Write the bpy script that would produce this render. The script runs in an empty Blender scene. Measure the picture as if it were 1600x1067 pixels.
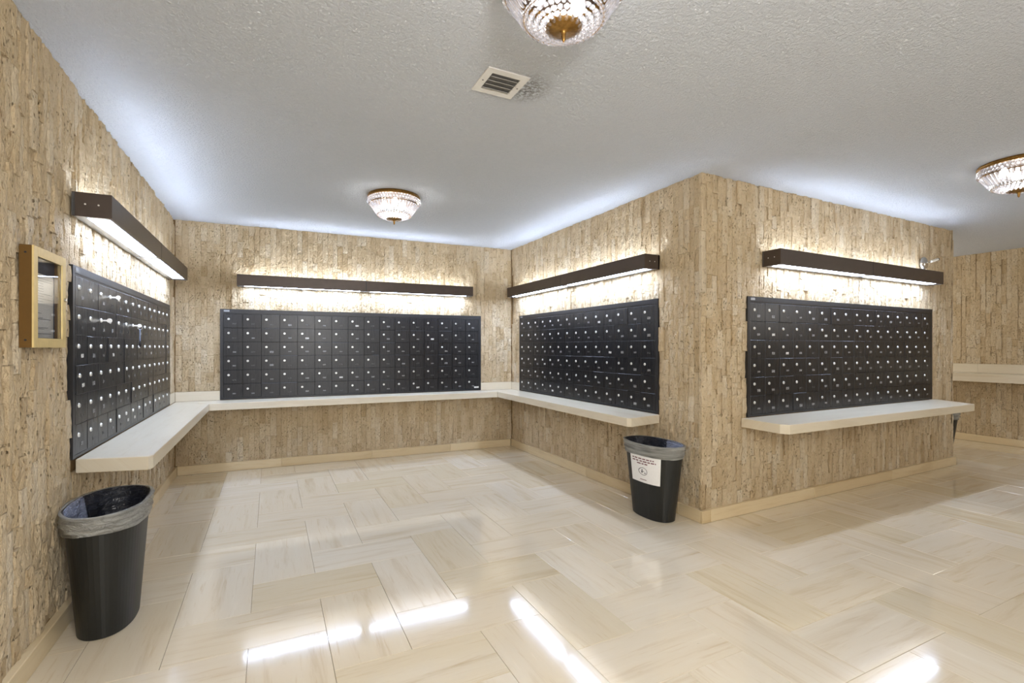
import bpy, math, random
from mathutils import Matrix, Vector
R = random.Random(7)
PI = math.pi
SC = bpy.context.scene
COL = SC.collection

# ------------------------------------------------------------------ camera
TH = math.atan(377 / 765)
cam_d = bpy.data.cameras.new('camera')
cam = bpy.data.objects.new('camera', cam_d)
COL.objects.link(cam)
cam.location = (0, 0, 1.25)
cam.rotation_euler = (PI / 2, 0, -TH)
cam_d.sensor_width = 36
cam_d.lens = 765 / 1600 * 36
cam_d.shift_y = 9.5 / 1600
cam_d.clip_start = 0.02
SC.camera = cam

# ------------------------------------------------------------------ world, exposure
W = bpy.data.worlds.new('world')
SC.world = W
W.use_nodes = True
W.node_tree.nodes['Background'].inputs[0].default_value = (0.99, 0.985, 0.98, 1)
W.node_tree.nodes['Background'].inputs[1].default_value = 2.0
SC.view_settings.view_transform = 'Standard'
SC.view_settings.look = 'None'
SC.view_settings.gamma = 1
SC.view_settings.use_curve_mapping = False
SC.view_settings.exposure = 0.64
LENS_DOWN = 20      # strength of the lit lower lenses of the wall lights
LENS_UP = 6.8        # strength of the upper openings
BULBS = (1.5, 4.5, 2.0)   # watts of the three crystal lamps


def lamp(name, loc, power, size, color=(1, 1, 1), kind='POINT'):
    d = bpy.data.lights.new(name, kind)
    d.energy = power
    d.color = color
    if kind == 'POINT':
        d.shadow_soft_size = size
    o = bpy.data.objects.new(name, d)
    o.location = loc
    COL.objects.link(o)
    return o


# added fill lamps out of view, brightening walls and ceiling
for lx, ly, lw in ((0.35, -0.35, 84), (4.5, -1.6, 22), (7.2, 0.0, 14), (7.4, 4.6, 26)):
    lamp('fill_lamp', (lx, ly, 1.85), lw, 0.25, (1.0, 0.975, 0.93))


# ------------------------------------------------------------------ materials
class NT:
    def __init__(s, name):
        s.m = bpy.data.materials.new(name)
        s.m.use_nodes = True
        s.t = s.m.node_tree
        s.n = s.t.nodes
        s.b = s.n['Principled BSDF']
        s.out = s.n['Material Output']

    def new(s, typ, **kw):
        nd = s.n.new(typ)
        for k, v in kw.items():
            setattr(nd, k, v)
        return nd

    def link(s, a, b):
        s.t.links.new(a, b)

    def val(s, sock, v):
        s.b.inputs[sock].default_value = v

    def pos(s, scale=(1, 1, 1), src='Position', attr=None):
        mp = s.new('ShaderNodeMapping')
        mp.inputs['Scale'].default_value = scale
        if attr == 'uv':
            g = s.new('ShaderNodeTexCoord')
            s.link(g.outputs['UV'], mp.inputs[0])
        elif attr == 'object':
            g = s.new('ShaderNodeTexCoord')
            s.link(g.outputs['Object'], mp.inputs[0])
        else:
            g = s.new('ShaderNodeNewGeometry')
            s.link(g.outputs['Position'], mp.inputs[0])
        return mp.outputs[0]

    def noise(s, vec, scale, detail=4, rough=0.55, dist=0.0):
        nd = s.new('ShaderNodeTexNoise')
        s.link(vec, nd.inputs['Vector'])
        nd.inputs['Scale'].default_value = scale
        nd.inputs['Detail'].default_value = detail
        nd.inputs['Roughness'].default_value = rough
        nd.inputs['Distortion'].default_value = dist
        return nd.outputs[0]

    def ramp(s, fac, stops, interp='LINEAR'):
        nd = s.new('ShaderNodeValToRGB')
        nd.color_ramp.interpolation = interp
        e = nd.color_ramp.elements
        while len(e) < len(stops):
            e.new(0.5)
        for i, (p, c) in enumerate(stops):
            e[i].position = p
            e[i].color = (c, c, c, 1) if isinstance(c, (int, float)) else (*c, 1)
        s.link(fac, nd.inputs[0])
        return nd.outputs[0]

    def mix(s, a, b, fac, mode='MIX'):
        nd = s.new('ShaderNodeMix', data_type='RGBA', blend_type=mode)
        for sock, v in ((nd.inputs['A'], a), (nd.inputs['B'], b), (nd.inputs['Factor'], fac)):
            if isinstance(v, tuple):
                sock.default_value = (*v, 1)
            elif isinstance(v, (int, float)):
                sock.default_value = v
            else:
                s.link(v, sock)
        return nd.outputs['Result']

    def math(s, op, a, b=0.0):
        nd = s.new('ShaderNodeMath', operation=op)
        for sock, v in ((nd.inputs[0], a), (nd.inputs[1], b)):
            if isinstance(v, (int, float)):
                sock.default_value = v
            else:
                s.link(v, sock)
        return nd.outputs[0]

    def bump(s, h, strength, dist=0.01):
        nd = s.new('ShaderNodeBump')
        nd.inputs['Strength'].default_value = strength
        nd.inputs['Distance'].default_value = dist
        s.link(h, nd.inputs['Height'])
        s.link(nd.outputs[0], s.b.inputs['Normal'])


def plain(name, col, rough=0.5, metal=0.0, spec=0.5, grain=0.0, gscale=60):
    k = NT(name)
    k.val('Roughness', rough)
    k.val('Metallic', metal)
    k.val('Specular IOR Level', spec)
    v = k.pos((1, 1, 1))
    f = k.noise(v, gscale, 3)
    lo = tuple(c * (1 - grain) for c in col)
    hi = tuple(min(1, c * (1 + grain)) for c in col)
    k.link(k.ramp(f, [(0.3, lo), (0.7, hi)]), k.b.inputs['Base Color'])
    return k.m


def srgb(r, g, b):
    f = lambda c: (c / 255 / 12.92) if c <= 10 else ((c / 255 + 0.055) / 1.055) ** 2.4
    return (f(r), f(g), f(b))


def mat_splitstone():
    k = NT('split_face_travertine')
    at = k.new('ShaderNodeAttribute', attribute_name='tone')
    tone = at.outputs['Fac']
    base = k.ramp(tone, [(0.0, srgb(208, 184, 146)), (0.3, srgb(218, 196, 160)), (0.7, srgb(225, 205, 171)), (1.0, srgb(231, 215, 187))])
    v = k.pos((1, 1, 1))
    vs = k.pos((1, 1, 0.28))
    cloud = k.noise(vs, 9, 6, 0.65)
    c1 = k.mix(base, k.ramp(cloud, [(0.3, (0.74, 0.68, 0.58)), (0.52, (1, 1, 1)), (0.75, (1.0, 1.0, 1.0))]), 0.6, 'MULTIPLY')
    vv = k.pos((1, 1, 0.45))
    dark = k.noise(vv, 50, 5, 0.72)
    c2 = k.mix(c1, k.ramp(dark, [(0.30, (0.44, 0.30, 0.17)), (0.43, (1, 1, 1))]), 0.8, 'MULTIPLY')
    pit = k.new('ShaderNodeTexVoronoi')
    k.link(k.pos((1, 1, 0.6)), pit.inputs['Vector'])
    pit.inputs['Scale'].default_value = 55
    patch = k.noise(v, 7, 3)
    pm = k.math('MULTIPLY', k.ramp(pit.outputs['Distance'], [(0.10, 1.0), (0.26, 0.0)]), k.ramp(patch, [(0.42, 0.0), (0.56, 1.0)]))
    c3 = k.mix(c2, (0.16, 0.10, 0.05), k.math('MULTIPLY', pm, 0.6))
    k.link(c3, k.b.inputs['Base Color'])
    rough = k.noise(k.pos((1, 1, 0.8)), 30, 6, 0.66)
    fine = k.noise(k.pos((1, 1, 0.5)), 120, 4, 0.6)
    h = k.math('SUBTRACT', k.math('ADD', rough, k.math('MULTIPLY', fine, 0.35)), k.math('MULTIPLY', pm, 0.5))
    k.bump(h, 1.0, 0.034)
    k.val('Roughness', 0.8)
    k.val('Specular IOR Level', 0.25)
    return k.m


def mat_marble(name, stops, rough, veins=1.0, coat=0.0):
    """honed or polished vein-cut travertine; the grain runs along U"""
    k = NT(name)
    at = k.new('ShaderNodeAttribute', attribute_name='tone')
    base = k.ramp(at.outputs['Fac'], stops)
    u = k.pos((0.55, 5.0, 1), attr='uv')
    vein = k.noise(u, 2.6, 7, 0.62, 0.35)
    c1 = k.mix(base, k.ramp(vein, [(0.32, (0.80, 0.72, 0.60)), (0.47, (0.98, 0.96, 0.93)), (0.62, (1.0, 1.0, 1.0)), (0.7, (1.07, 1.08, 1.10))]), 0.75 * veins, 'MULTIPLY')
    u2 = k.pos((1.2, 16.0, 1), attr='uv')
    thin = k.noise(u2, 3.2, 5, 0.6, 0.5)
    c2 = k.mix(c1, k.ramp(thin, [(0.30, (0.84, 0.75, 0.63)), (0.42, (1, 1, 1)), (0.66, (1, 1, 1)), (0.74, (1.12, 1.12, 1.14))]), 0.65 * veins, 'MULTIPLY')
    sp = k.noise(k.pos((1.2, 2.2, 1), attr='uv'), 38, 4, 0.75)
    pt = k.noise(k.pos((1, 1.6, 1), attr='uv'), 3.1, 3, 0.5)
    m = k.math('MULTIPLY', k.ramp(sp, [(0.27, 1.0), (0.36, 0.0)]), k.ramp(pt, [(0.52, 0.0), (0.62, 1.0)]))
    c3 = k.mix(c2, (0.34, 0.26, 0.15), k.math('MULTIPLY', m, 0.6))
    k.link(c3, k.b.inputs['Base Color'])
    k.val('Roughness', rough)
    k.val('Coat Weight', coat)
    k.val('Coat Roughness', 0.05)
    wave = k.noise(k.pos((1, 1, 1)), 3.5, 2, 0.5)
    k.bump(wave, 0.03, 0.01)
    return k.m


def mat_ceiling():
    k = NT('sprayed_popcorn_ceiling')
    v = k.pos((1, 1, 1))
    n1 = k.noise(v, 62, 5, 0.68)
    n2 = k.noise(v, 30, 3, 0.5)
    h = k.math('ADD', k.ramp(n1, [(0.38, 0.0), (0.62, 1.0)]), k.math('MULTIPLY', n2, 0.5))
    # soot blown out of the air vent, along its far right edges
    sp = k.new('ShaderNodeSeparateXYZ')
    g = k.new('ShaderNodeNewGeometry')
    k.link(g.outputs['Position'], sp.inputs[0])
    dx = k.math('SUBTRACT', sp.outputs[0], 1.11)
    dy = k.math('SUBTRACT', sp.outputs[1], 2.09)
    d = k.math('SQRT', k.math('ADD', k.math('MULTIPLY', k.math('MULTIPLY', dx, dx), 1.4), k.math('MULTIPLY', dy, dy)))
    soot = k.math('MULTIPLY', k.ramp(d, [(0.03, 1.0), (0.16, 0.0)]), k.ramp(n1, [(0.42, 0.0), (0.56, 1.0)]))
    base = k.mix(srgb(232, 238, 247), srgb(240, 245, 252), n2)
    k.link(k.mix(base, srgb(110, 108, 104), k.math('MULTIPLY', soot, 0.8)), k.b.inputs['Base Color'])
    k.bump(h, 0.9, 0.012)
    k.val('Roughness', 0.95)
    k.val('Specular IOR Level', 0.1)
    return k.m


def mat_blackdoor():
    k = NT('black_satin_enamel')
    v = k.pos((220, 220, 6))
    f = k.noise(v, 1, 3)
    sm = k.noise(k.pos((1, 1, 2)), 9, 5, 0.7)
    c = k.mix(srgb(25, 25, 28), srgb(35, 35, 37), f)
    c = k.mix(c, srgb(74, 74, 74), k.ramp(sm, [(0.66, 0.0), (0.8, 0.5)]))
    k.link(c, k.b.inputs['Base Color'])
    k.link(k.ramp(f, [(0.2, 0.24), (0.8, 0.34)]), k.b.inputs['Roughness'])
    k.val('Specular IOR Level', 0.4)
    return k.m


def mat_label(name, bg, fg, thr):
    k = NT(name)
    v = k.pos((260, 260, 330))
    f = k.noise(v, 1, 2, 0.6)
    k.link(k.ramp(f, [(thr, fg), (thr + 0.05, bg)]), k.b.inputs['Base Color'])
    k.val('Roughness', 0.5)
    return k.m


def mat_emit(name, col, strength):
    k = NT(name)
    k.val('Base Color', (0.8, 0.8, 0.8, 1))
    k.val('Emission Color', (*col, 1))
    k.val('Emission Strength', strength)
    k.val('Roughness', 0.3)
    return k.m


def mat_crystal():
    k = NT('cut_crystal')
    k.n.remove(k.b)
    g = k.new('ShaderNodeBsdfGlass')
    g.inputs['Roughness'].default_value = 0.02
    g.inputs['IOR'].default_value = 1.5
    g.inputs['Color'].default_value = (0.97, 0.97, 1, 1)
    t = k.new('ShaderNodeBsdfTranslucent')
    t.inputs['Color'].default_value = (0.88, 0.88, 0.95, 1)
    gl = k.new('ShaderNodeBsdfGlossy')
    gl.inputs['Roughness'].default_value = 0.08
    tr = k.new('ShaderNodeBsdfTransparent')
    m = k.new('ShaderNodeMixShader')
    m.inputs[0].default_value = 0.36
    k.link(g.outputs[0], m.inputs[1])
    k.link(tr.outputs[0], m.inputs[2])
    m3 = k.new('ShaderNodeMixShader')
    m3.inputs[0].default_value = 0.12
    k.link(m.outputs[0], m3.inputs[1])
    k.link(t.outputs[0], m3.inputs[2])
    m2 = k.new('ShaderNodeMixShader')
    m2.inputs[0].default_value = 0.14
    k.link(m3.outputs[0], m2.inputs[1])
    k.link(gl.outputs[0], m2.inputs[2])
    k.link(m2.outputs[0], k.out.inputs[0])
    return k.m


def mat_bag(name, col, trans):
    k = NT(name)
    k.n.remove(k.b)
    d = k.new('ShaderNodeBsdfPrincipled')
    fold_shade = k.noise(k.pos((0.6, 0.6, 9)), 7, 3, 0.6, 0.4)  # bands put the shading of the folds into the liner colour
    k.link(k.ramp(fold_shade, [(0.36, tuple(c * 0.5 for c in col)), (0.62, col)]), d.inputs['Base Color'])
    d.inputs['Roughness'].default_value = 0.28
    w = k.noise(k.pos((1, 1, 2.2)), 24, 3, 0.55, 1.2)
    bp = k.new('ShaderNodeBump')
    bp.inputs['Strength'].default_value = 0.8
    bp.inputs['Distance'].default_value = 0.02
    k.link(w, bp.inputs['Height'])
    k.link(bp.outputs[0], d.inputs['Normal'])
    t = k.new('ShaderNodeBsdfTransparent')
    m = k.new('ShaderNodeMixShader')
    m.inputs[0].default_value = trans
    k.link(d.outputs[0], m.inputs[1])
    k.link(t.outputs[0], m.inputs[2])
    k.link(m.outputs[0], k.out.inputs[0])
    return k.m


def mat_glass():
    k = NT('cabinet_glass')
    k.n.remove(k.b)
    t = k.new('ShaderNodeBsdfTransparent')
    g = k.new('ShaderNodeBsdfGlossy')
    g.inputs['Roughness'].default_value = 0.02
    m = k.new('ShaderNodeMixShader')
    m.inputs[0].default_value = 0.14
    k.link(t.outputs[0], m.inputs[1])
    k.link(g.outputs[0], m.inputs[2])
    k.link(m.outputs[0], k.out.inputs[0])
    return k.m


M = {
    'stone': mat_splitstone(),
    'floor': mat_marble('polished_travertine_floor', [(0.0, srgb(220, 207, 180)), (0.35, srgb(224, 212, 189)), (0.7, srgb(226, 215, 194)), (1.0, srgb(230, 221, 203))], 0.10, 0.85, 0.5),
    'ledge': mat_marble('honed_travertine_ledge', [(0.0, srgb(214, 204, 182)), (1.0, srgb(222, 213, 193))], 0.3, 0.55),
    'base': mat_marble('travertine_baseboard', [(0.0, srgb(205, 184, 145)), (1.0, srgb(222, 204, 168))], 0.35, 0.8),
    'mortar': plain('sandy_mortar', srgb(150, 122, 84), 0.95, 0, 0.1, 0.15, 40),
    'grout': plain('dark_floor_joint', srgb(150, 132, 104), 0.8, 0, 0.2, 0.1),
    'ceiling': mat_ceiling(),
    'door': mat_blackdoor(),
    'frame': plain('black_painted_steel_frame', srgb(33, 33, 36), 0.35, 0, 0.5, 0.1),
    'chrome': plain('worn_chrome_lock', srgb(226, 226, 222), 0.3, 0.35, 0.5, 0.05),
    'keyhole': plain('dark_keyway', srgb(25, 24, 22), 0.6),
    'brushed': plain('brushed_nickel', srgb(205, 203, 198), 0.25, 1.0, 0.5, 0.05),
    'bronze': plain('dark_bronze_aluminium', srgb(78, 68, 62), 0.38, 0.35, 0.5, 0.06, 20),
    'lens_rim': plain('grey_lens_edge', srgb(150, 154, 160), 0.25, 0.3),
    'lens_off': plain('pale_lens_end', srgb(205, 212, 222), 0.2, 0.1),
    'lens_down': mat_emit('lit_lens_lower', (0.76, 0.91, 1.24), LENS_DOWN),
    'lens_up': mat_emit('lit_lens_upper', (0.88, 0.955, 1.08), LENS_UP),
    'bulb': mat_emit('lit_bulb', (1.0, 0.98, 0.95), 3),
    'crystal': mat_crystal(),
    'brass': plain('antique_brass', srgb(150, 114, 60), 0.3, 0.9, 0.5, 0.25, 90),
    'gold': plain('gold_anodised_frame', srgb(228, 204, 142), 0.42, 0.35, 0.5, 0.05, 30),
    'gold_shaded': plain('gold_anodised_shaded', srgb(98, 68, 12), 0.5, 0.2, 0.5, 0.05, 30),  # the frame's gold with the side's shade put into its colour
    'paper': plain('white_paper', srgb(236, 235, 232), 0.8, 0, 0.2, 0.02),
    'paper_grey': plain('grey_office_paper', srgb(205, 206, 206), 0.8, 0, 0.2, 0.02),  # grey is the sheet's own colour
    'ink': plain('grey_ink', srgb(92, 92, 96), 0.8),
    'ink_red': plain('plum_ink', srgb(120, 78, 84), 0.8),
    'glass': mat_glass(),
    'cork': plain('dark_blue_backing', srgb(70, 76, 92), 0.8, 0, 0.3, 0.15),
    'bin': plain('black_matt_plastic', srgb(28, 29, 27), 0.42, 0, 0.4, 0.08, 20),
    'bag': mat_bag('clear_grey_liner', srgb(196, 196, 190), 0.36),
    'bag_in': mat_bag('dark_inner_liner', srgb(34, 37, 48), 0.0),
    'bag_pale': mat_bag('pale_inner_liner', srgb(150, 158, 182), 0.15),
    'white': plain('white_enamel', srgb(226, 226, 224), 0.5, 0, 0.4, 0.02),
    'vent_in': plain('grey_duct', srgb(128, 128, 128), 0.7, 0, 0.3, 0.1),
    'louver': plain('dusty_louver', srgb(176, 176, 174), 0.6, 0, 0.3, 0.1),
    'label_white': mat_label('white_number_label', srgb(225, 225, 222), srgb(110, 110, 112), 0.40),
    'label_grey': mat_label('scuffed_number_label', srgb(165, 165, 165), srgb(60, 60, 62), 0.46),
    'label_dark': mat_label('dark_number_window', srgb(20, 20, 21), srgb(150, 150, 150), 0.40),
    'fob': plain('black_key_fob', srgb(26, 24, 26), 0.5),
    'fob_blue': plain('blue_key_strap', srgb(120, 132, 158), 0.6),
    'wall_spot': plain('white_enamel_tube', srgb(232, 226, 214), 0.35),
}


# ------------------------------------------------------------------ mesh helpers
class MB:
    def __init__(s):
        s.v = []; s.f = []; s.m = []; s.uv = {}; s.tone = None

    def add(s, verts, faces, mi=0):
        o = len(s.v)
        s.v += [tuple(p) for p in verts]
        s.f += [tuple(o + i for i in f) for f in faces]
        s.m += [mi] * len(faces)
        return s

    def box(s, x0, x1, y0, y1, z0, z1, mi=0, ch=0.0):
        if ch <= 0:
            v = [(x, y, z) for z in (z0, z1) for y in (y0, y1) for x in (x0, x1)]
            return s.add(v, [(0, 2, 3, 1), (4, 5, 7, 6), (0, 1, 5, 4), (2, 6, 7, 3), (0, 4, 6, 2), (1, 3, 7, 5)], mi)
        # front (-y) edges chamfered
        v = [(x0, y1, z0), (x1, y1, z0), (x1, y1, z1), (x0, y1, z1),
             (x0, y0 + ch, z0), (x1, y0 + ch, z0), (x1, y0 + ch, z1), (x0, y0 + ch, z1),
             (x0 + ch, y0, z0 + ch), (x1 - ch, y0, z0 + ch), (x1 - ch, y0, z1 - ch), (x0 + ch, y0, z1 - ch)]
        f = [(0, 3, 2, 1)]
        for k in range(4):
            j = (k + 1) % 4
            f += [(k, j, 4 + j, 4 + k), (4 + k, 4 + j, 8 + j, 8 + k)]
        f += [(8, 9, 10, 11)]
        return s.add(v, f, mi)

    def cyl(s, c, axis, r, h, n=16, mi=0, r2=None):
        """from centre c of one end along axis"""
        a = Vector(axis).normalized()
        u = a.orthogonal().normalized(); w = a.cross(u)
        r2 = r if r2 is None else r2
        c = Vector(c)
        v = [c + r * (u * math.cos(t) + w * math.sin(t)) for t in [2 * PI * k / n for k in range(n)]]
        v += [c + a * h + r2 * (u * math.cos(t) + w * math.sin(t)) for t in [2 * PI * k / n for k in range(n)]]
        f = [(k, (k + 1) % n, n + (k + 1) % n, n + k) for k in range(n)]
        f += [tuple(range(n - 1, -1, -1)), tuple(range(n, 2 * n))]
        return s.add(v, f, mi)

    def lathe(s, prof, n=32, c=(0, 0), sx=1.0, sy=1.0, mi=0, closed=False, scal=None):
        """prof: (r, z) list, around z"""
        v = []
        for (r, z) in prof:
            for k in range(n):
                t = 2 * PI * k / n
                q = r * (1 + (scal(t) if scal else 0))
                v.append((c[0] + q * sx * math.cos(t), c[1] + q * sy * math.sin(t), z))
        f = []
        for i in range(len(prof) - 1):
            for k in range(n):
                j = (k + 1) % n
                f.append((i * n + k, i * n + j, (i + 1) * n + j, (i + 1) * n + k))
        if closed:
            f.append(tuple(range(n - 1, -1, -1)))
            m_ = (len(prof) - 1) * n
            f.append(tuple(m_ + k for k in range(n)))
        return s.add(v, f, mi)

    def poly(s, pts, z0, z1, mi=0):
        n = len(pts)
        v = [(x, y, z0) for x, y in pts] + [(x, y, z1) for x, y in pts]
        f = [tuple(range(n - 1, -1, -1)), tuple(range(n, 2 * n))]
        f += [(k, (k + 1) % n, n + (k + 1) % n, n + k) for k in range(n)]
        return s.add(v, f, mi)

    def mesh(s, name, mats, smooth=False):
        me = bpy.data.meshes.new(name)
        me.from_pydata(s.v, [], s.f)
        for m in (mats if isinstance(mats, (list, tuple)) else [mats]):
            me.materials.append(m)
        if any(s.m):
            me.polygons.foreach_set('material_index', s.m)
        if smooth:
            me.polygons.foreach_set('use_smooth', [True] * len(s.f))
        if s.tone is not None:
            a = me.attributes.new('tone', 'FLOAT', 'POINT')
            t = s.tone if isinstance(s.tone, list) else [s.tone] * len(s.v)
            a.data.foreach_set('value', t)
        me.update()
        return me

    def build(s, name, mats, parent=None, loc=(0, 0, 0), smooth=False, rot=None):
        return put(name, s.mesh(name, mats, smooth), parent, loc, rot)


def put(name, me, parent=None, loc=(0, 0, 0), rot=None):
    o = bpy.data.objects.new(name, me)
    COL.objects.link(o)
    o.parent = parent
    o.location = loc
    if rot:
        o.rotation_euler = rot
    return o


def thing(name, label, cat, matrix=None, group=None):
    o = bpy.data.objects.new(name, None)
    o.empty_display_size = 0.1
    COL.objects.link(o)
    if matrix is not None:
        o.matrix_world = matrix
    o['label'] = label
    o['category'] = cat
    if group:
        o['group'] = group
    return o


def tag(o, label, cat, group=None):
    o['label'] = label; o['category'] = cat
    if group:
        o['group'] = group
    return o


def uv_planar(me, off=(0, 0), swap=False, mode='xy'):
    uvl = me.uv_layers.new(name='UVMap')
    for li, loop in enumerate(me.loops):
        x, y, z = me.vertices[loop.vertex_index].co
        a, b = (x, y + z) if mode == 'xy' else (x + 3 * y, z)
        if swap:
            a, b = (y, x + z)
        uvl.data[li].uv = (a + off[0], b + off[1])


# ------------------------------------------------------------------ layout (metres; z up)
H = 2.5
A = (-0.835, 5.73); B = (2.755, 5.604); C_ = (2.755, 2.527); D = (6.538, 2.604); E = (6.538, 6.6)
LN = (-0.83, -3.0)
FR = (8.43, 6.6); RN = (8.43, -3.0)


def frame(P, Q):
    a = math.atan2(Q[1] - P[1], Q[0] - P[0])
    return Matrix.Translation((P[0], P[1], 0)) @ Matrix.Rotation(a, 4, 'Z'), math.dist(P, Q)


# floor ---------------------------------------------------------------------
fl = MB().box(-0.95, 8.55, -3.1, 6.7, -0.12, -0.011).build('floor', M['grout'])
fl['kind'] = 'structure'
S = 0.305
tiles = []
X0, Y0 = 1.441, 2.003


def in_block(x0, x1, y0, y1):
    return x0 > 2.80 and x1 < 6.5 and y0 > 2.65


for i in range(-10, 26):
    for j in range(-18, 18):
        q = (i - j) % 4
        x = X0 + i * S; y = Y0 + j * S
        if q == 1:
            r = (x, x + 2 * S, y, y + S, False)
        elif q == 0:
            r = (x, x + S, y, y + 2 * S, True)
        else:
            continue
        if r[1] < -0.82 or r[0] > 8.42 or r[3] < -3 or r[2] > 6.6 or in_block(*r[:4]):
            continue
        r = (max(r[0], -0.9), min(r[1], 8.5), max(r[2], -3.05), min(r[3], 6.65), r[4])
        if r[1] - r[0] < 0.02 or r[3] - r[2] < 0.02:
            continue
        tiles.append(r)


def tile_key(r):
    cx, cy = (r[0] + r[1]) / 2, (r[2] + r[3]) / 2
    Z = cx * math.sin(TH) + cy * math.cos(TH)
    X = cx * math.cos(TH) - cy * math.sin(TH)
    vis = Z > 1.4 and abs(X) < Z * 1.1 + 0.3 and not (cx > 2.7 and cy > 2.6 and cx < 6.5)
    return (0 if vis else 1, math.hypot(cx, cy))


def tile_mb(mb, r, ox, oy, toff):
    g = 0.0007; c = 0.0012
    x0, x1, y0, y1 = r[0] + g - ox, r[1] - g - ox, r[2] + g - oy, r[3] - g - oy
    o = len(mb.v)
    mb.add([(x0, y0, -0.012), (x1, y0, -0.012), (x1, y1, -0.012), (x0, y1, -0.012),
            (x0, y0, -c), (x1, y0, -c), (x1, y1, -c), (x0, y1, -c),
            (x0 + c, y0 + c, 0), (x1 - c, y0 + c, 0), (x1 - c, y1 - c, 0), (x0 + c, y1 - c, 0)],
           [(0, 3, 2, 1)] + [(k, (k + 1) % 4, 4 + (k + 1) % 4, 4 + k) for k in range(4)] +
           [(4 + k, 4 + (k + 1) % 4, 8 + (k + 1) % 4, 8 + k) for k in range(4)] + [(8, 9, 10, 11)])
    return toff


tiles.sort(key=tile_key)
rest = MB(); rest.tone = []; rest_uv = []
for n, r in enumerate(tiles):
    tone = min(1, max(0, R.gauss(0.5, 0.3)))
    off = (R.uniform(0, 50), R.uniform(0, 50))
    if n < 300:
        mb = MB(); mb.tone = tone
        cx, cy = (r[0] + r[1]) / 2, (r[2] + r[3]) / 2
        tile_mb(mb, r, cx, cy, 0)
        me = mb.mesh('tile', M['floor'])
        uv_planar(me, off, r[4])
        put('tile', me, fl, (cx, cy, 0))
    else:
        a = len(rest.f); va = len(rest.v)
        tile_mb(rest, r, 0, 0, 0)
        rest.tone += [tone] * (len(rest.v) - va)
        for f in rest.f[a:]:
            for vi in f:
                x, y, z = rest.v[vi]
                u = (y, x) if r[4] else (x, y)
                rest_uv.append((u[0] + off[0], u[1] + off[1]))
me = rest.mesh('tile_field', M['floor'])
uvl = me.uv_layers.new(name='UVMap')
for k, uv in enumerate(rest_uv):
    uvl.data[k].uv = uv
o = put('tile_field', me, fl); o['kind'] = 'stuff'

# ceiling ---------------------------------------------------------------------
ce = MB().box(-0.95, 8.55, -3.1, 6.7, H, H + 0.12).build('ceiling', M['ceiling'])
ce['kind'] = 'structure'


# walls of split travertine strips ---------------------------------------------
def stone_geo(mb, u0, u1, z0, z1, ou, oz, rr, bot=0.03):
    """one split-face strip: uneven front at y ~ 0 .. 0.014, open at the back"""
    base = rr.choice((0.0, 0.001, 0.003, 0.005, 0.008, 0.013)) + rr.uniform(0, 0.002)
    tilt = rr.uniform(-0.003, 0.003)
    nx = 2
    nz = max(2, min(8, int((z1 - z0) / 0.035)))
    g = 0.0009
    xs = [u0 + g + (u1 - u0 - 2 * g) * i / nx for i in range(nx + 1)]
    zs = [z0 + g + (z1 - z0 - 2 * g) * i / nz for i in range(nz + 1)]
    v = []; f = []
    for j, z in enumerate(zs):
        for i, x in enumerate(xs):
            edge = i in (0, nx) or j in (0, nz)
            y = base + tilt * (2 * i / nx - 1) + rr.uniform(-0.0035, 0.0035) + (0.002 if edge else -0.001)
            zz = z if j in (0, nz) else z + rr.uniform(-0.006, 0.006)
            v.append((x - ou, y, zz - oz))
    W_ = nx + 1
    for j in range(nz):
        for i in range(nx):
            a = j * W_ + i
            f.append((a, a + 1, a + 1 + W_, a + W_))
    ring = [i for i in range(W_)] + [j * W_ + nx for j in range(1, nz + 1)] + [nz * W_ + i for i in range(nx - 1, -1, -1)] + [j * W_ for j in range(nz - 1, 0, -1)]
    nb = len(v)
    for k in ring:
        v.append((v[k][0], bot, v[k][2]))
    n = len(ring)
    for k in range(n):
        j = (k + 1) % n
        f.append((ring[k], nb + k, nb + j, ring[j]))
    mb.add(v, f)


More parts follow.
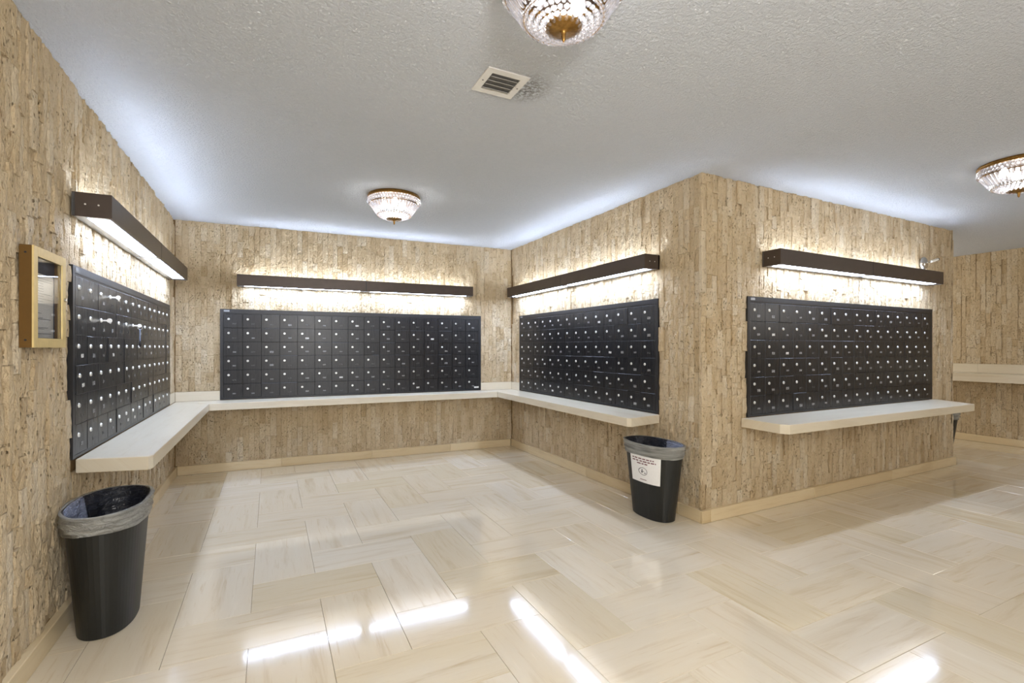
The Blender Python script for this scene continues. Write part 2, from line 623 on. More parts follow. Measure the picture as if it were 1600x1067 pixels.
def stone_wall(name, P, Q, holes, seed, parts=300, u_from=0.0, zb=0.088, thick=0.12, breaks=(), ext=(0, 0)):
    rr = random.Random(seed)
    Mx, L = frame(P, Q)
    w = MB().box(-ext[0], L + ext[1], 0.024, thick, 0, H).build(name, M['mortar'])
    w.matrix_world = Mx
    w['kind'] = 'structure'
    cuts = sorted({0.0, L, *[h[0] for h in holes], *[h[1] for h in holes], *breaks})
    cols = []
    for a, b in zip(cuts[:-1], cuts[1:]):
        if b - a < 1e-4:
            continue
        n = max(1, round((b - a) / 0.051))
        ed = [a + (b - a) * k / n + (rr.uniform(-0.003, 0.003) if 0 < k < n else 0) for k in range(n + 1)]
        cols += list(zip(ed[:-1], ed[1:]))
    st = []
    for a, b in cols:
        mid = (a + b) / 2
        segs = [(zb, H)]
        for (h0, h1, z0, z1) in holes:
            if h0 < mid < h1:
                ns = []
                for s0, s1 in segs:
                    if z1 <= s0 or z0 >= s1:
                        ns.append((s0, s1)); continue
                    if z0 > s0: ns.append((s0, z0))
                    if z1 < s1: ns.append((z1, s1))
                segs = ns
        for s0, s1 in segs:
            z = s0
            while z < s1 - 1e-4:
                ln = rr.choice((0.08, 0.1, 0.13, 0.16, 0.2, 0.24, 0.3)) * rr.uniform(0.85, 1.2)
                if z == s0: ln *= rr.uniform(0.4, 1)
                e = z + ln
                if s1 - e < 0.05: e = s1
                st.append((a, b, z, e)); z = e
    # which stones show largest in the picture
    def size(s):
        p = Mx @ Vector(((s[0] + s[1]) / 2, 0, (s[2] + s[3]) / 2))
        nrm = (Mx.to_3x3() @ Vector((0, -1, 0)))
        d = Vector((0, 0, 1.25)) - p
        Z = p.x * math.sin(TH) + p.y * math.cos(TH); X = p.x * math.cos(TH) - p.y * math.sin(TH)
        if Z < 0.3 or abs(X) > Z * 800 / 765 or (1.25 - p.z) / Z * 765 > 530 or (p.z - 1.25) / Z * 765 > 550:
            return 0
        if s[0] < u_from: return 0
        return (s[1] - s[0]) * (s[3] - s[2]) * max(0, d.dot(nrm)) / d.length ** 3
    st.sort(key=size, reverse=True)
    tn = lambda: min(1, max(0, rr.gauss(0.55, 0.27)))
    field = MB(); field.tone = []
    for k, s in enumerate(st):
        if k < parts and size(s) > 0:
            mb = MB(); mb.tone = tn()
            ou = (s[0] + s[1]) / 2
            stone_geo(mb, *s, ou, s[2], rr)
            put('stone', mb.mesh('stone', M['stone']), w, (ou, 0, s[2]))
        else:
            n0 = len(field.v)
            stone_geo(field, *s, 0, 0, rr)
            field.tone += [tn()] * (len(field.v) - n0)
    f = field.build('stone_field', M['stone'], w)
    f['kind'] = 'stuff'
    return w, Mx, L


def ledge_strip(w, u0, u1, z0, z1, seed):
    """smooth stone backsplash course set flush in the wall"""
    n = max(1, round((u1 - u0) / 0.6))
    for k in range(n):
        a = u0 + (u1 - u0) * k / n; b = u0 + (u1 - u0) * (k + 1) / n
        mb = MB().box(a - (a + b) / 2 + 0.0008, b - (a + b) / 2 - 0.0008, 0.001, 0.03, 0.001, z1 - z0 - 0.001)
        mb.tone = R.random()
        me = mb.mesh('backsplash_stone', M['ledge']); uv_planar(me, (R.uniform(0, 9), R.uniform(0, 9)), mode='xz')
        put('backsplash_stone', me, w, ((a + b) / 2, 0, z0))


ZL0, ZL1 = 0.655, 0.72      # ledge underside and top
BS = 0.815                  # top of the backsplash course
BZ0, BZ1 = 0.724, 1.64      # mailbox banks

# u ranges of the banks in each wall's own frame
MxL, LL = frame(LN, A); MxB, LB = frame(A, B); MxC, LC = frame(B, (C_[0], C_[1] + 0.03)); MxD, LD = frame(C_, D)
UL = (5.96, 8.43); UB = (0.377, 3.176); UC = (0.225, 2.638); UD = (0.48, 3.315)

w_left, _, _ = stone_wall('wall_left', LN, A, [(UL[0], UL[1], ZL0, BZ1), (UL[1], LL, ZL0, BS)], 11, 300, 3.0, ext=(0, .15))
ledge_strip(w_left, UL[1], LL, ZL1, BS, 1)
w_back, _, _ = stone_wall('wall_back', A, B, [(UB[0], UB[1], ZL0, BZ1), (0, UB[0], ZL0, BS), (UB[1], LB, ZL0, BS)], 12, 300, ext=(.15, .15))
ledge_strip(w_back, 0, UB[0], ZL1, BS, 2); ledge_strip(w_back, UB[1], LB, ZL1, BS, 3)
w_bc, _, _ = stone_wall('wall_alcove_right', B, (C_[0], C_[1] + 0.03), [(UC[0], UC[1], ZL0, BZ1), (0, UC[0], ZL0, BS)], 13, 300, ext=(.15, -.03))
ledge_strip(w_bc, 0, UC[0], ZL1, BS, 4)
w_cd, _, _ = stone_wall('wall_pier_front', C_, D, [(UD[0], UD[1], ZL0, BZ1)], 14, 300, ext=(-.03, -.03))
w_de, _, _ = stone_wall('wall_pier_right', D, E, [], 15, 0, ext=(-.03, .15))
w_cb, _, _ = stone_wall('wall_corridor_back', E, FR, [], 16, 0, ext=(.15, .15))
w_r, MxR, LR = stone_wall('wall_right', FR, RN, [(0, 7.0, 0.81, 1.035)], 17, 0, ext=(.15, 0))
ledge_strip(w_r, 0, 7.0, 0.915, 1.035, 5)

w_f = MB().box(2.3, 8.55, -3.12, -3.0, 0, H).build('light_block_wall', M['mortar'])  # added unseen wall, keeps outside light off the pier front
w_f['kind'] = 'structure'

# baseboards ------------------------------------------------------------------
def baseboard(name, P, Q, first=0.0, u0=0.0, u1=None, step=0.92, z1=0.09):
    Mx, L = frame(P, Q)
    root = MB().box(u0 + 0.03, (u1 or L) - 0.03, 0.013, 0.03, 0, z1 - 0.004).build(name, M['mortar'])
    root.matrix_world = Mx
    root['kind'] = 'structure'
    L = u1 or L
    cuts = [u0]
    if first: cuts.append(u0 + first)
    while cuts[-1] + step < L - 0.1: cuts.append(cuts[-1] + step)
    cuts.append(L)
    for a, b in zip(cuts[:-1], cuts[1:]):
        c = (a + b) / 2
        mb = MB().box(a - c + 0.0006, b - c - 0.0006, -0.018, 0.012, 0.001, z1, ch=0.003)
        mb.tone = R.random()
        me = mb.mesh('baseboard_stone', M['base']); uv_planar(me, (R.uniform(0, 9), R.uniform(0, 9)), mode='xz')
        put('baseboard_stone', me, root, (c, 0, 0))


baseboard('baseboard_left', LN, A, 0.5, 0, 8.71)
baseboard('baseboard_back', A, B, 0.0, 0.018, 3.572)
baseboard('baseboard_alcove_right', B, (C_[0], C_[1]), 0.45, 0.018, None, 1.2)
R.seed(31)
baseboard('baseboard_pier_front', (C_[0] - 0.018, C_[1]), D, 0.09, 0, None, 1.22)
baseboard('baseboard_pier_right', (D[0], D[1] - 0.018), E, 0.4)
baseboard('baseboard_right', FR, RN, 0.3)

# ledges ------------------------------------------------------------------------
def ledge(label, pts, z0=ZL0, z1=ZL1, swap=False, seed=0, group=None):
    n = len(pts)
    cx = sum(p[0] for p in pts) / n; cy = sum(p[1] for p in pts) / n
    c = 0.003
    P = [(x - cx, y - cy) for x, y in pts]
    # inset ring for the eased top edge
    ins = []
    for k in range(n):
        p0, p, p1 = Vector(P[k - 1]), Vector(P[k]), Vector(P[(k + 1) % n])
        d0 = (p - p0).normalized(); d1 = (p1 - p).normalized()
        n0 = Vector((-d0.y, d0.x)); n1 = Vector((-d1.y, d1.x))
        b = (n0 + n1); b = b / max(0.3, b.dot(n0))
        ins.append((p.x + b.x * c, p.y + b.y * c))
    hgt = z1 - z0
    v = [(x, y, 0) for x, y in P] + [(x, y, hgt - c) for x, y in P] + [(x, y, hgt) for x, y in ins]
    f = [tuple(range(n - 1, -1, -1)), tuple(2 * n + k for k in range(n))]
    for k in range(n):
        j = (k + 1) % n
        f += [(k, j, n + j, n + k), (n + k, n + j, 2 * n + j, 2 * n + k)]
    mb = MB(); mb.add(v, f); mb.tone = 0.3 + 0.5 * (seed % 3) / 2
    me = mb.mesh('stone_ledge', M['ledge']); uv_planar(me, (seed * 3.7, seed * 1.3), swap)
    o = put('stone_ledge', me, None, (cx, cy, z0))
    tag(o, label, 'ledge', group)
    return o


e = 0.0008
ledge('cream travertine ledge under the mailboxes on the left wall, above the near bin',
      [(-0.80 - 0.03, 3.0), (-0.535, 2.925), (-0.522, 2.96), (-0.522, 5.395 - e), (-0.832, 5.715)], swap=True, seed=1)
ledge('long cream travertine ledge along the back wall of the alcove',
      [(-0.83, 5.728), (-0.52, 5.395 + e), (2.44, 5.345 + e), (2.752, 5.603)], seed=2)
ledge('cream travertine ledge on the alcove right side, ending above the bin with the notice',
      [(2.754, 5.60), (2.442, 5.345 - e), (2.405, 2.925), (2.425, 2.895), (2.754, 2.955)], swap=True, seed=3)
ledge('free-ended cream travertine ledge on the front of the stone pier',
      [(3.165, 2.532), (3.155, 2.215), (3.185, 2.165), (5.93, 2.205), (6.13, 2.591)], seed=4)
ledge('thick pale stone counter on the far right wall beyond the pier',
      [(8.43, -0.4), (8.43, 6.58), (8.15, 6.58), (8.15, -0.4)], 0.81, 0.915, swap=True, seed=5)

# ------------------------------------------------------------------ mailbox banks
def lock_mesh():
    mb = MB()
    mb.cyl((0, 0, 0), (0, -1, 0), 0.0115, 0.004, 14, 0, 0.0105)
    mb.cyl((0, -0.004, 0), (0, -1, 0), 0.008, 0.002, 12, 0)
    mb.box(-0.001, 0.001, -0.0066, -0.0058, -0.0045, 0.0035, 1)
    # small dark hooked guard below
    mb.box(-0.0015, 0.0035, -0.003, 0, -0.0125, -0.0085, 1)
    return mb.mesh('lock', [M['chrome'], M['keyhole']])


LOCK = lock_mesh()


def plate_mesh(w, h, m):
    mb = MB()
    mb.box(-w / 2 - 0.002, w / 2 + 0.002, -0.0008, 0, -h / 2 - 0.002, h / 2 + 0.002, 0)
    mb.box(-w / 2, w / 2, -0.0014, -0.0008, -h / 2, h / 2, 1)
    return mb.mesh('number_plate', [M['frame'], m])


PL = [plate_mesh(0.036, 0.018, M['label_white']), plate_mesh(0.034, 0.016, M['label_grey']),
      plate_mesh(0.036, 0.013, M['label_dark']), plate_mesh(0.03, 0.012, M['label_grey']), plate_mesh(0.036, 0.02, M['label_grey'])]


def bank(label, Mx, u, ncol, seed, keys=None, tag_br=False, weights=(2, 4, 4, 4, 3)):
    rr = random.Random(seed)
    u0, u1 = u
    root = thing('mailbox_bank', label, 'mailboxes', Mx @ Matrix.Translation((u0, 0, BZ0)), 'banks of black lobby mailboxes')
    Wd = u1 - u0; Ht = BZ1 - BZ0
    side, top, bot = 0.03, 0.048, 0.016
    fr = MB()
    fr.box(0.001, Wd - 0.001, 0.010, 0.022, 0, Ht - 0.001)                 # back sheet
    fr.box(0.001, side - 0.001, -0.004, 0.010, 0, Ht - 0.001)
    fr.box(Wd - side + 0.001, Wd - 0.001, -0.004, 0.010, 0, Ht - 0.001)
    fr.box(side - 0.001, Wd - side + 0.001, -0.002, 0.010, 0, bot - 0.001)
    fr.box(side - 0.001, Wd - side + 0.001, -0.004, 0.010, Ht - top + 0.012, Ht - 0.001)
    fr.box(side - 0.001, Wd - side + 0.001, -0.001, 0.010, Ht - top + 0.001, Ht - top + 0.012)
    fr.build('frame', M['frame'], root)
    pw = (Wd - 2 * side) / ncol; ph = (Ht - top - bot) / 6
    g = 0.0012
    dm = MB().box(g - pw / 2, pw / 2 - g, -0.006, 0.003, g, ph - g, ch=0.0014).mesh('door', M['door'])
    MB().box(0, 0.05, -0.001, 0, 0, 0.018).build('maker_plate', M['lens_rim'], root, (side + 0.004, -0.004, Ht - 0.028))
    if tag_br:
        MB().box(0, 0.06, -0.001, 0, 0, 0.02).build('white_tag', M['label_white'], root, (Wd - side - 0.062, -0.0075, bot + 0.012))
    for r in range(6):
        for c in range(ncol):
            out = rr.choice((0, 0, 0, 0.0006, 0.0012)) * 1.0
            rot = 0
            if rr.random() < 0.10: out = -0.003
            if rr.random() < 0.06: rot = rr.uniform(-0.02, 0.02)
            z = Ht - top - (r + 1) * ph
            x = side + (c + 0.5) * pw
            d = put('door', dm, root, (x, out + 0.0015, z), (0, 0, rot))
            put('lock', LOCK, d, (-pw * 0.23, -0.006, ph * 0.63))
            pl = rr.choices(PL, weights)[0]
            put('number_plate', pl, d, (pw * 0.06 + rr.uniform(-0.002, 0.002), -0.006, ph * 0.29 + rr.uniform(-0.003, 0.003)), (0, rr.uniform(-0.05, 0.05), 0))
    return root, pw, ph, side, top, Ht


bL = bank('black mailboxes on the left wall, seen at a slant, keys left in some doors', MxL, UL, 14, 21)
bB = bank('wide bank of small black mailboxes in the middle of the back wall', MxB, UB, 16, 22, tag_br=True, weights=(1, 2, 8, 5, 1))
bC = bank('bank of small black mailboxes on the right side of the alcove', MxC, UC, 14, 23, weights=(1, 5, 3, 5, 2))
bD = bank('bank of small black mailboxes on the front of the stone pier', MxD, UD, 16, 24, weights=(2, 6, 2, 5, 4))


def key_at(row, col, label, hang=False):
    root, pw, ph, side, top, Ht = bL
    x = side + (col + 0.5) * pw - pw * 0.23
    z = Ht - top - (row + 1) * ph + ph * 0.63
    Mk = MxL @ Matrix.Translation((UL[0] + x, -0.0085, BZ0 + z))
    k = thing('door_key', label, 'key', Mk, 'keys in the left-hand mailboxes')
    MB().box(-0.0012, 0.0012, -0.022, 0, -0.004, 0.004).build('blade', M['chrome'], k)
    MB().cyl((-0.0014, -0.033, 0), (1, 0, 0), 0.012, 0.0028, 18).build('bow', M['chrome'], k)
    if hang:
        ring = MB()
        n = 20
        for a in range(n):
            t0 = 2 * PI * a / n; t1 = 2 * PI * (a + 1) / n
            p0 = Vector((0, -0.036 + 0.012 * math.cos(t0), -0.014 + 0.012 * math.sin(t0)))
            p1 = Vector((0, -0.036 + 0.012 * math.cos(t1), -0.014 + 0.012 * math.sin(t1)))
            ring.cyl(p0, p1 - p0, 0.001, (p1 - p0).length, 6)
        ring.build('key_ring', M['chrome'], k)
        MB().box(-0.007, 0.007, -0.038, -0.034, -0.105, -0.022, ch=0.001).build('strap', M['fob_blue'], k)
        s = MB().lathe([(0.001, 0.0), (0.012, 0.004), (0.017, 0.015), (0.016, 0.03), (0.009, 0.042), (0.001, 0.045)], 14, sy=0.45)
        s.build('fob', M['fob'], k, (0, -0.036, -0.145), True)
    return k


key_at(0, 3, 'silver key left in a top row mailbox lock on the left wall')
key_at(1, 2, 'silver key left in a second row mailbox lock on the left wall')
key_at(1, 6, 'key with a blue strap and black fob hanging from a left wall mailbox', True)

# ------------------------------------------------------------------ linear wall lights
def wall_light(label, Mx, u0, u1, z0=1.866, z1=1.98, dp=0.15):
    root = thing('wall_light', label, 'light', Mx @ Matrix.Translation((u0, 0, z0)), 'long bronze wall lights above the mailboxes')
    L = u1 - u0; h = z1 - z0; mid = L * 0.5
    t = 0.0025
    MB().box(0, L, -0.012, 0.0, 0.004, h - 0.004).build('back_panel', M['lens_rim'], root)
    for a, b in ((t, mid - 0.0008), (mid + 0.0008, L - t)):
        c = (a + b) / 2; hw = (b - a) / 2
        f = MB().box(-hw, hw, -dp, -dp + t, 0, h, ch=0.0008)
        f.box(-hw, hw, -dp + t, -dp + 0.014, 0, t)
        f.box(-hw, hw, -dp + t, -dp + 0.008, h - t, h)
        f.build('front_panel', M['bronze'], root, (c, 0, 0))
    MB().box(-0.004, 0.004, -dp - 0.001, -dp + 0.012, 0.0, h).build('joint_strip', M['frame'], root, (mid, 0, 0))
    for x in (0, L):
        s = 1 if x == 0 else -1
        cap = MB().box(min(0, s * t), max(0, s * t), -dp, 0, 0, h).build('end_cap', M['bronze'], root, (x, 0, 0))
        for y in (-0.05, -0.10):
            MB().cyl((0, y, h * 0.52), (-s, 0, 0), 0.004, 0.0015, 10).build('screw', M['chrome'], cap)
    for a, b in ((0.01, mid - 0.005), (mid + 0.005, L - 0.01)):
        c = (a + b) / 2; hw = (b - a) / 2
        # lower lens: lit middle, unlit pale ends past the tube
        ln = MB().box(-hw + 0.05, hw - 0.05, -dp + 0.016, -0.045, 0.006, 0.010).build('lower_lens', M['lens_down'], root, (c, 0, 0))
        for q in (-1, 1):
            MB().box(-0.025, 0.025, -dp + 0.014, -0.045, 0.006, 0.010).build('lens_end', M['lens_off'], ln, (q * (hw - 0.025), 0, 0))
        MB().box(-hw, hw, -0.045, -0.012, 0.003, 0.007).build('lens_rail', M['lens_rim'], root, (c, 0, 0))
        up = MB().box(-hw + 0.05, hw - 0.05, -dp + 0.03, -0.03, h - 0.03, h - 0.026).build('upper_lens', M['lens_up'], root, (c, 0, 0))
    return root


wall_light('long bronze wall light on the left wall, its lit underside seen from close by', MxL, 5.955, 8.35)
wall_light('long bronze wall light on the back wall of the alcove', MxB, 0.539, 3.02)
wall_light('long bronze wall light on the right side of the alcove, end cap facing the room', MxC, 0.185, 2.65)
wall_light('long bronze wall light on the front of the stone pier', MxD, 0.655, 3.175, 1.872, 1.992)

# ------------------------------------------------------------------ crystal ceiling lamps
def bead_mesh(r):
    mb = MB()
    mb.lathe([(0.0002, -r), (r * 0.62, -r * 0.62), (r, 0), (r * 0.62, r * 0.62), (0.0002, r)], 8)
    return mb


def crystal_lamp(label, x, y, watts):
    root = thing('crystal_ceiling_lamp', label, 'ceiling lamp', Matrix.Translation((x, y, H)), 'crystal flush ceiling lamps')
    RR = 0.208
    rim = MB().lathe([(RR - 0.025, 0), (RR - 0.004, 0), (RR, -0.004), (RR + 0.003, -0.012), (RR, -0.016), (RR + 0.002, -0.022), (RR - 0.004, -0.027), (RR - 0.010, -0.027), (RR - 0.012, -0.004)],
                     96, scal=lambda t: 0.006 * (math.sin(48 * t) > 0))
    rim.build('brass_rim', M['brass'], root, (0, 0, 0), False)
    pan = MB().lathe([(0.001, -0.003), (RR - 0.014, -0.003)], 48)
    pan.build('ceiling_pan', M['bronze'], root)

    def row(rad, z, n, r, ph=0.0, sz=1.15):
        mb = MB()
        b = bead_mesh(r)
        for k in range(n):
            t = 2 * PI * (k + ph) / n
            mb.add([(rad * math.cos(t) + p[0], rad * math.sin(t) + p[1], z + p[2] * sz) for p in b.v], b.f)
        o = mb.build('bead_row', M['crystal'], root)
        o['kind'] = 'stuff'

    row(RR - 0.006, -0.037, 54, 0.0115)
    row(RR - 0.004, -0.059, 54, 0.0115, 0.5)
    # brass wire hoops
    for rad, z in ((RR - 0.010, -0.072), (RR - 0.075, -0.158)):
        MB().lathe([(rad, z), (rad + 0.002, z - 0.002), (rad, z - 0.004), (rad - 0.002, z - 0.002), (rad, z)], 48).build('wire_hoop', M['brass'], root)
    # hanging prisms
    n = 44
    pr = MB()
    w = 0.0115; Lp = 0.098
    pv = [(0, 0.0, 0)]
    ringv = []
    for zz, ww in ((-0.004, 0.6), (-0.012, 1.0), (-Lp + 0.016, 0.86), (-Lp, 0.3)):
        ringv.append([(0.0058 * (1 if ww > 0.5 else 0.5), 0, zz), (0.001, w * ww, zz), (-0.0045, 0, zz), (0.001, -w * ww, zz)])
    vv = [p for r_ in ringv for p in r_]
    ff = []
    for i in range(3):
        for k in range(4):
            j = (k + 1) % 4
            ff.append((i * 4 + k, (i + 1) * 4 + k, (i + 1) * 4 + j, i * 4 + j))
    ff += [(0, 1, 2, 3), (15, 14, 13, 12)]
    pr.add(vv, ff)
    pm = pr.mesh('prism', M['crystal'])
    for k in range(n):
        t = 2 * PI * k / n
        put('prism', pm, root, ((RR - 0.012) * math.cos(t), (RR - 0.012) * math.sin(t), -0.070), (0, 0.60, t))
    # bead basket underneath
    for q, (rad, z) in enumerate(((0.132, -0.160), (0.112, -0.170), (0.092, -0.178), (0.072, -0.184), (0.053, -0.188))):
        row(rad, z, int(2 * PI * rad / 0.0205), 0.0100, 0.5 * q, 0.95)
    cap = MB().lathe([(0.057, -0.184), (0.055, -0.190), (0.037, -0.196), (0.016, -0.199), (0.008, -0.204), (0.009, -0.208), (0.006, -0.212), (0.0085, -0.217), (0.0055, -0.222), (0.0065, -0.227), (0.003, -0.232), (0.001, -0.236)],
                     48, scal=lambda t: 0.05 * abs(math.sin(9 * t)))
    cap.build('brass_finial', M['brass'], root, (0, 0, 0), True)
    for k in range(3):
        t = 2 * PI * k / 3 + 0.4
        bx_, by_ = 0.085 * math.cos(t), 0.085 * math.sin(t)
        b = MB().lathe([(0.001, -0.028), (0.012, -0.032), (0.02, -0.05), (0.026, -0.07), (0.022, -0.088), (0.001, -0.098)], 16)
        b.build('bulb', M['bulb'], root, (bx_, by_, 0), True)
    o = lamp('bulb_glow', (0, 0, -0.12), watts, 0.03, (1, 0.985, 0.96))
    o.parent = root
    return root


crystal_lamp('large-looking crystal ceiling lamp cut by the top edge, nearest the air vent', 0.874, 1.385, BULBS[0])
crystal_lamp('small-looking crystal ceiling lamp inside the mailbox alcove', 0.915, 4.06, BULBS[1])
crystal_lamp('crystal ceiling lamp at the right edge in front of the far wall', 4.538, 1.455, BULBS[2])

# ------------------------------------------------------------------ air vent
v = thing('air_vent', 'square white ceiling air vent with grey louvers and soot beside it', 'vent', Matrix.Translation((0.973, 2.1, H)))
fr = MB()
ox, ix, iy = 0.105, 0.071, 0.071
fr.box(-ox, ox, -ox, -iy, -0.006, -0.0005); fr.box(-ox, ox, iy, ox, -0.006, -0.0005)
fr.box(-ox, -ix, -iy, iy, -0.006, -0.0005); fr.box(ix, ox, -iy, iy, -0.006, -0.0005)
fr.build('frame', M['white'], v)
MB().box(-ix, ix, -iy, iy, -0.0012, -0.0005).build('duct_shade', M['vent_in'], v)  # flat sheet, its grey standing for the shaded depth of the duct
for k in range(4):
    y = -iy + 0.022 + k * 0.034
    s = MB(); 
    s.add([(-ix, -0.010, -0.013), (ix, -0.010, -0.013), (ix, 0.010, -0.001), (-ix, 0.010, -0.001),
           (-ix, -0.011, -0.0117), (ix, -0.011, -0.0117), (ix, 0.009, 0.0003), (-ix, 0.009, 0.0003)],
          [(0, 3, 2, 1), (4, 5, 6, 7), (0, 1, 5, 4), (2, 3, 7, 6), (0, 4, 7, 3), (1, 2, 6, 5)])
    s.build('louver', M['louver'], v, (0, y, -0.0015))
for y in (-ox + 0.02, ox - 0.02):
    pass
for x in (-0.089, 0.089):
    MB().cyl((x, 0, -0.006), (0, 0, -1), 0.004, 0.0015, 10).build('screw', M['vent_in'], v)

# ------------------------------------------------------------------ gold notice cabinet
cy0, cy1, cz0, cz1 = 2.42, 2.738, 1.25, 1.632
Mc = MxL @ Matrix.Translation((cy0 + 3.0, -0.001, cz0))
cb = thing('notice_cabinet', 'gold framed glass notice cabinet on the left wall beside the mailboxes', 'notice board', Mc)
cw, ch_ = cy1 - cy0, cz1 - cz0
dpt = 0.036
body = MB()
body.box(0, cw, -0.004, 0, 0, ch_)
body.box(0, 0.004, -dpt, -0.004, 0, ch_); body.box(cw - 0.004, cw, -dpt, -0.004, 0, ch_)
body.box(0.004, cw - 0.004, -dpt, -0.004, 0, 0.004); body.box(0.004, cw - 0.004, -dpt, -0.004, ch_ - 0.004, ch_)
body.build('case', M['gold_shaded'], cb)
fw = 0.036
df = MB()
df.box(0, fw, -dpt - 0.006, -dpt, 0, ch_, ch=0.001); df.box(cw - fw, cw, -dpt - 0.006, -dpt, 0, ch_, ch=0.001)
df.box(fw, cw - fw, -dpt - 0.006, -dpt, 0, fw); df.box(fw, cw - fw, -dpt - 0.006, -dpt, ch_ - fw, ch_)
dfo = df.build('door_frame', M['gold'], cb)
MB().box(fw - 0.002, cw - fw + 0.002, -dpt + 0.001, -dpt + 0.003, fw - 0.002, ch_ - fw + 0.002).build('glass_pane', M['glass'], dfo)
MB().cyl((cw - fw * 0.5, -dpt - 0.006, ch_ * 0.53), (0, -1, 0), 0.009, 0.008, 16).build('lock', M['brushed'], dfo)
MB().cyl((0, -0.018, ch_ - 0.028), (-1, 0, 0), 0.004, 0.001, 10).build('screw', M['keyhole'], cb)
MB().cyl((0, -0.018, 0.028), (-1, 0, 0), 0.004, 0.001, 10).build('screw', M['keyhole'], cb)
MB().box(0.006, cw - 0.006, -0.006, -0.004, 0.006, ch_ - 0.006).build('backing', M['cork'], cb)
pa = cw - 2 * fw


def sheet(label, z0, z1, mat, lines, curl, x0=fw - 0.006, x1=None):
    x1 = x1 or cw - fw + 0.004
    mb = MB(); n = 8
    for side_ in (0, 1):
        for k in range(n + 1):
            s = k / n
            yy = -0.010 - curl * math.sin(PI * s)
            mb.v.append((x0 + (x1 - x0) * s, yy, z1 if side_ else z0))
    for k in range(n):
        mb.f.append((k, k + 1, n + 2 + k, n + 1 + k)); mb.m.append(0)
    o = mb.build('notice_sheet', mat, None)
    o.matrix_world = Mc
    tag(o, label, 'paper')
    pr = MB()
    for (za, xa, xb, th) in lines:
        pr.box(x0 + (x1 - x0) * xa, x0 + (x1 - x0) * xb, -0.0112 - curl, -0.0108 - curl, z0 + (z1 - z0) * za, z0 + (z1 - z0) * za + th)
    po = pr.build('print', M['ink'], o)
    po['kind'] = 'stuff'
    return o


RL = random.Random(5)
sheet('upper white notice sheet covered with faint lines inside the gold cabinet', ch_ * 0.455, ch_ * 0.765, M['paper'],
      [(0.08 + 0.085 * k, 0.06, RL.choice((0.9, 0.9, 0.55)), 0.0009) for k in range(10)], 0.004)
sheet('lower grey notice sheet with short lines of print inside the gold cabinet', ch_ * 0.10, ch_ * 0.455, M['paper_grey'],
      [(0.88, 0.15, 0.25, 0.004), (0.72, 0.18, 0.5, 0.0016), (0.65, 0.18, 0.32, 0.0016), (0.585, 0.18, 0.55, 0.0016), (0.545, 0.18, 0.85, 0.0026), (0.50, 0.18, 0.4, 0.0016),
       (0.30, 0.18, 0.75, 0.0016), (0.26, 0.18, 0.6, 0.0016), (0.12, 0.15, 0.88, 0.0018)], 0.002)

# ------------------------------------------------------------------ silver wall spot above the pier light
Ms = MxD @ Matrix.Translation((3.13, -0.002, 2.095))
sp = thing('wall_spot', 'small silver round mount with a thin white tube above the pier light', 'spotlight', Ms)
MB().lathe([(0.066, 0.0), (0.066, 0.008), (0.056, 0.02), (0.026, 0.03), (0.001, 0.032)], 28).build('round_mount', M['brushed'], sp, (0, 0, 0), True, (PI / 2, 0, 0))
MB().cyl((0, -0.02, 0.0), (1, -0.12, 0.26), 0.006, 0.10, 12).build('arm', M['brushed'], sp)
MB().cyl((0.085, -0.030, 0.022), (1, -0.12, 0.26), 0.013, 0.11, 16).build('tube', M['wall_spot'], sp)
MB().cyl((0.191, -0.043, 0.0495), (1, -0.12, 0.26), 0.0145, 0.008, 16).build('dark_tip', M['keyhole'], sp)

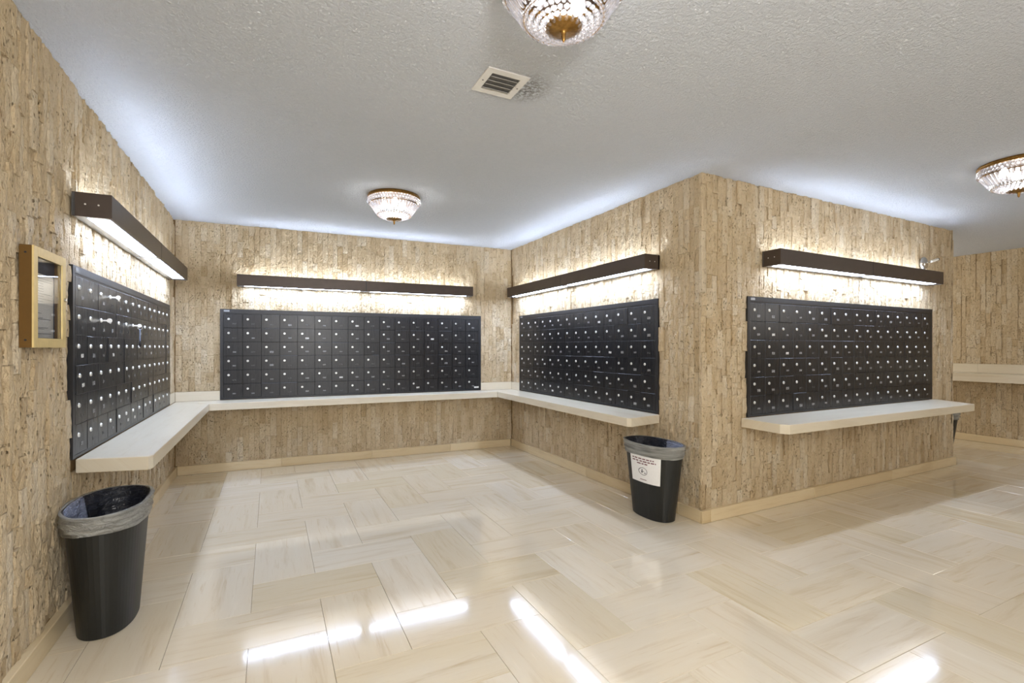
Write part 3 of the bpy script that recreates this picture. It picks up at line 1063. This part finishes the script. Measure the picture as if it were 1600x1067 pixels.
# ------------------------------------------------------------------ oval waste bins
def waste_bin(label, x, y, rz, pale, notice=False, rx=0.144, ry=0.255, bxr=0.104, byr=0.182, h=0.545, tilt=0.0):
    root = thing('waste_bin', label, 'bin', Matrix.Translation((x, y, 0)) @ Matrix.Rotation(rz, 4, 'Z'), 'black oval waste bins')
    n = 56

    def ring(z, off=0.0):
        s = z / h
        a = bxr + (rx - bxr) * s + off; b = byr + (ry - byr) * s + off
        pts = []
        for k in range(n):
            t = 2 * PI * k / n
            c, s_ = math.cos(t), math.sin(t)
            # slightly squared oval
            ex = 0.86
            pts.append((a * math.copysign(abs(c) ** ex, c), b * math.copysign(abs(s_) ** ex, s_), z))
        return pts

    def skin(levels, offs, cap0=False, wob=None):
        mb = MB(); v = []
        for i, (z, of) in enumerate(zip(levels, offs)):
            for k, p in enumerate(ring(z, of)):
                q = wob(i, k) if wob else (0, 0)
                rr_ = 1 + q[0] / math.hypot(p[0], p[1])
                v.append((p[0] * rr_, p[1] * rr_, p[2] + q[1]))
        f = []
        for i in range(len(levels) - 1):
            for k in range(n):
                j = (k + 1) % n
                f.append((i * n + k, i * n + j, (i + 1) * n + j, (i + 1) * n + k))
        if cap0:
            f.append(tuple(range(n - 1, -1, -1)))
        mb.add(v, f)
        return mb

    # body: outer wall, lip, inner wall
    skin([0.0, 0.004, 0.25, h - 0.012, h - 0.012, h, h, h - 0.02, 0.02, 0.012],
         [-0.004, 0.0, 0, 0, 0.004, 0.004, -0.006, -0.005, -0.004, -0.05], True).build('body', M['bin'], root, (0, 0, 0), False)
    rr = random.Random(int(x * 100))
    ph = [rr.uniform(0, 6.28) for _ in range(9)]

    def wob(i, k):
        t = 2 * PI * k / n
        a = 0.004 * math.sin(3 * t + ph[i % 9]) + 0.0035 * math.sin(8 * t + ph[(i + 3) % 9])
        z = 0.004 * math.sin(2 * t + ph[(i + 5) % 9]) * (1 if i in (0, 1, 2, 3) else 0.3)
        if i == 0: z += 0.006 * math.sin(t + ph[1])
        return (abs(a), z)

    lv = [h - 0.085, h - 0.078, h - 0.06, h - 0.05, h - 0.034, h - 0.026, h - 0.008, h + 0.004, h + 0.005]
    of = [0.005, 0.008, 0.004, 0.012, 0.005, 0.012, 0.006, 0.011, -0.002]
    skin(lv, of, False, wob).build('liner_cuff', M['bag'], root, (0, 0, 0), True)

    def wob2(i, k):
        t = 2 * PI * k / n
        return (-abs(0.006 * math.sin(5 * t + ph[i % 9]) + 0.005 * math.sin(11 * t + ph[(i + 2) % 9])) * min(i, 3), 0)
    li = [h + 0.004, h - 0.01, h - 0.05, h - 0.12, h - 0.2, 0.22, 0.2]
    oi = [-0.003, -0.008, -0.010, -0.014, -0.02, -0.03, -0.09]
    inner = skin(li, oi, False, wob2)
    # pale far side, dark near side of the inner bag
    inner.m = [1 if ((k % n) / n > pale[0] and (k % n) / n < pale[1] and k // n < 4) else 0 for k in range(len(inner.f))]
    inner.f.append(tuple((len(li) - 1) * n + k for k in range(n))); inner.m.append(0)
    inner.build('liner_inside', [M['bag_in'], M['bag_pale']], root, (0, 0, 0), True)
    if notice:
        # sheet wrapped on the side that faces the room
        def on(tp, z, off):
            s = z / h
            a = bxr + (rx - bxr) * s + off; b = byr + (ry - byr) * s + off
            c, s_ = math.cos(tp), math.sin(tp)
            return (a * math.copysign(abs(c) ** 0.86, c), b * math.copysign(abs(s_) ** 0.86, s_), z)
        t0, t1 = notice
        z0, z1 = 0.265, 0.462
        mb = MB(); nn = 14
        mb.v = [on(t0 + (t1 - t0) * k / nn, z, 0.002) for z in (z0, z1) for k in range(nn + 1)]
        mb.f = [(k, k + 1, nn + 2 + k, nn + 1 + k) for k in range(nn)]; mb.m = [0] * nn
        nt = mb.build('notice_sheet', M['paper'], root, (0, 0, 0), True)
        nt['label'] = 'white paper notice taped on'
        def seg(mbx, ta, tb, za, zb, steps=3):
            o_ = len(mbx.v)
            mbx.v += [on(t0 + (t1 - t0) * (ta + (tb - ta) * k / steps), z0 + (z1 - z0) * z, 0.0028) for z in (za, zb) for k in range(steps + 1)]
            for k in range(steps):
                mbx.f.append((o_ + k, o_ + k + 1, o_ + steps + 2 + k, o_ + steps + 1 + k)); mbx.m.append(0)
        tx = MB()
        rl = random.Random(3)
        for zc, a0, b0 in ((0.86, 0.10, 0.78), (0.77, 0.10, 0.84), (0.68, 0.26, 0.56)):
            p = a0
            while p < b0:
                q = min(b0, p + rl.uniform(0.05, 0.12))
                seg(tx, p, q, zc, zc + 0.042, 2); p = q + 0.025
        seg(tx, 0.32, 0.52, 0.10, 0.125, 2)
        t_ = tx.build('print', M['ink_red'], nt); t_['kind'] = 'stuff'
        # round pictogram: ring with a little figure throwing litter
        ic = MB()
        cxn, czn, rn = 0.42, 0.42, 0.125
        asp = 1.0
        K = 24
        for k in range(K):
            a0_, a1_ = 2 * PI * k / K, 2 * PI * (k + 1) / K
            o_ = len(ic.v)
            for a_, rr2 in ((a0_, rn), (a1_, rn), (a1_, rn * 0.88), (a0_, rn * 0.88)):
                ic.v.append(on(t0 + (t1 - t0) * (cxn + rr2 * math.cos(a_) * 1.05), z0 + (z1 - z0) * (czn + rr2 * math.sin(a_) * 1.15), 0.0028))
            ic.f.append((o_, o_ + 1, o_ + 2, o_ + 3)); ic.m.append(0)
        seg(ic, cxn - 0.05, cxn - 0.015, czn + 0.03, czn + 0.075)
        seg(ic, cxn - 0.06, cxn - 0.02, czn - 0.06, czn + 0.02)
        seg(ic, cxn - 0.02, cxn + 0.03, czn - 0.01, czn + 0.01)
        seg(ic, cxn + 0.035, cxn + 0.075, czn - 0.075, czn - 0.035)
        ic.build('pictogram', M['ink'], nt)
    return root


waste_bin('black oval waste bin with grey liner by the left wall, nearest the camera', -0.665, 2.84, 0.0, (0.42, 0.72))
waste_bin('black oval waste bin with a white paper notice at the pier corner', 2.565, 2.815, 0.0, (0.72, 1.0), notice=(PI * 0.88, PI * 1.26))
waste_bin('black oval waste bin with white liner mostly hidden behind the pier', 6.70, 2.885, 0.0, (0.5, 0.8))
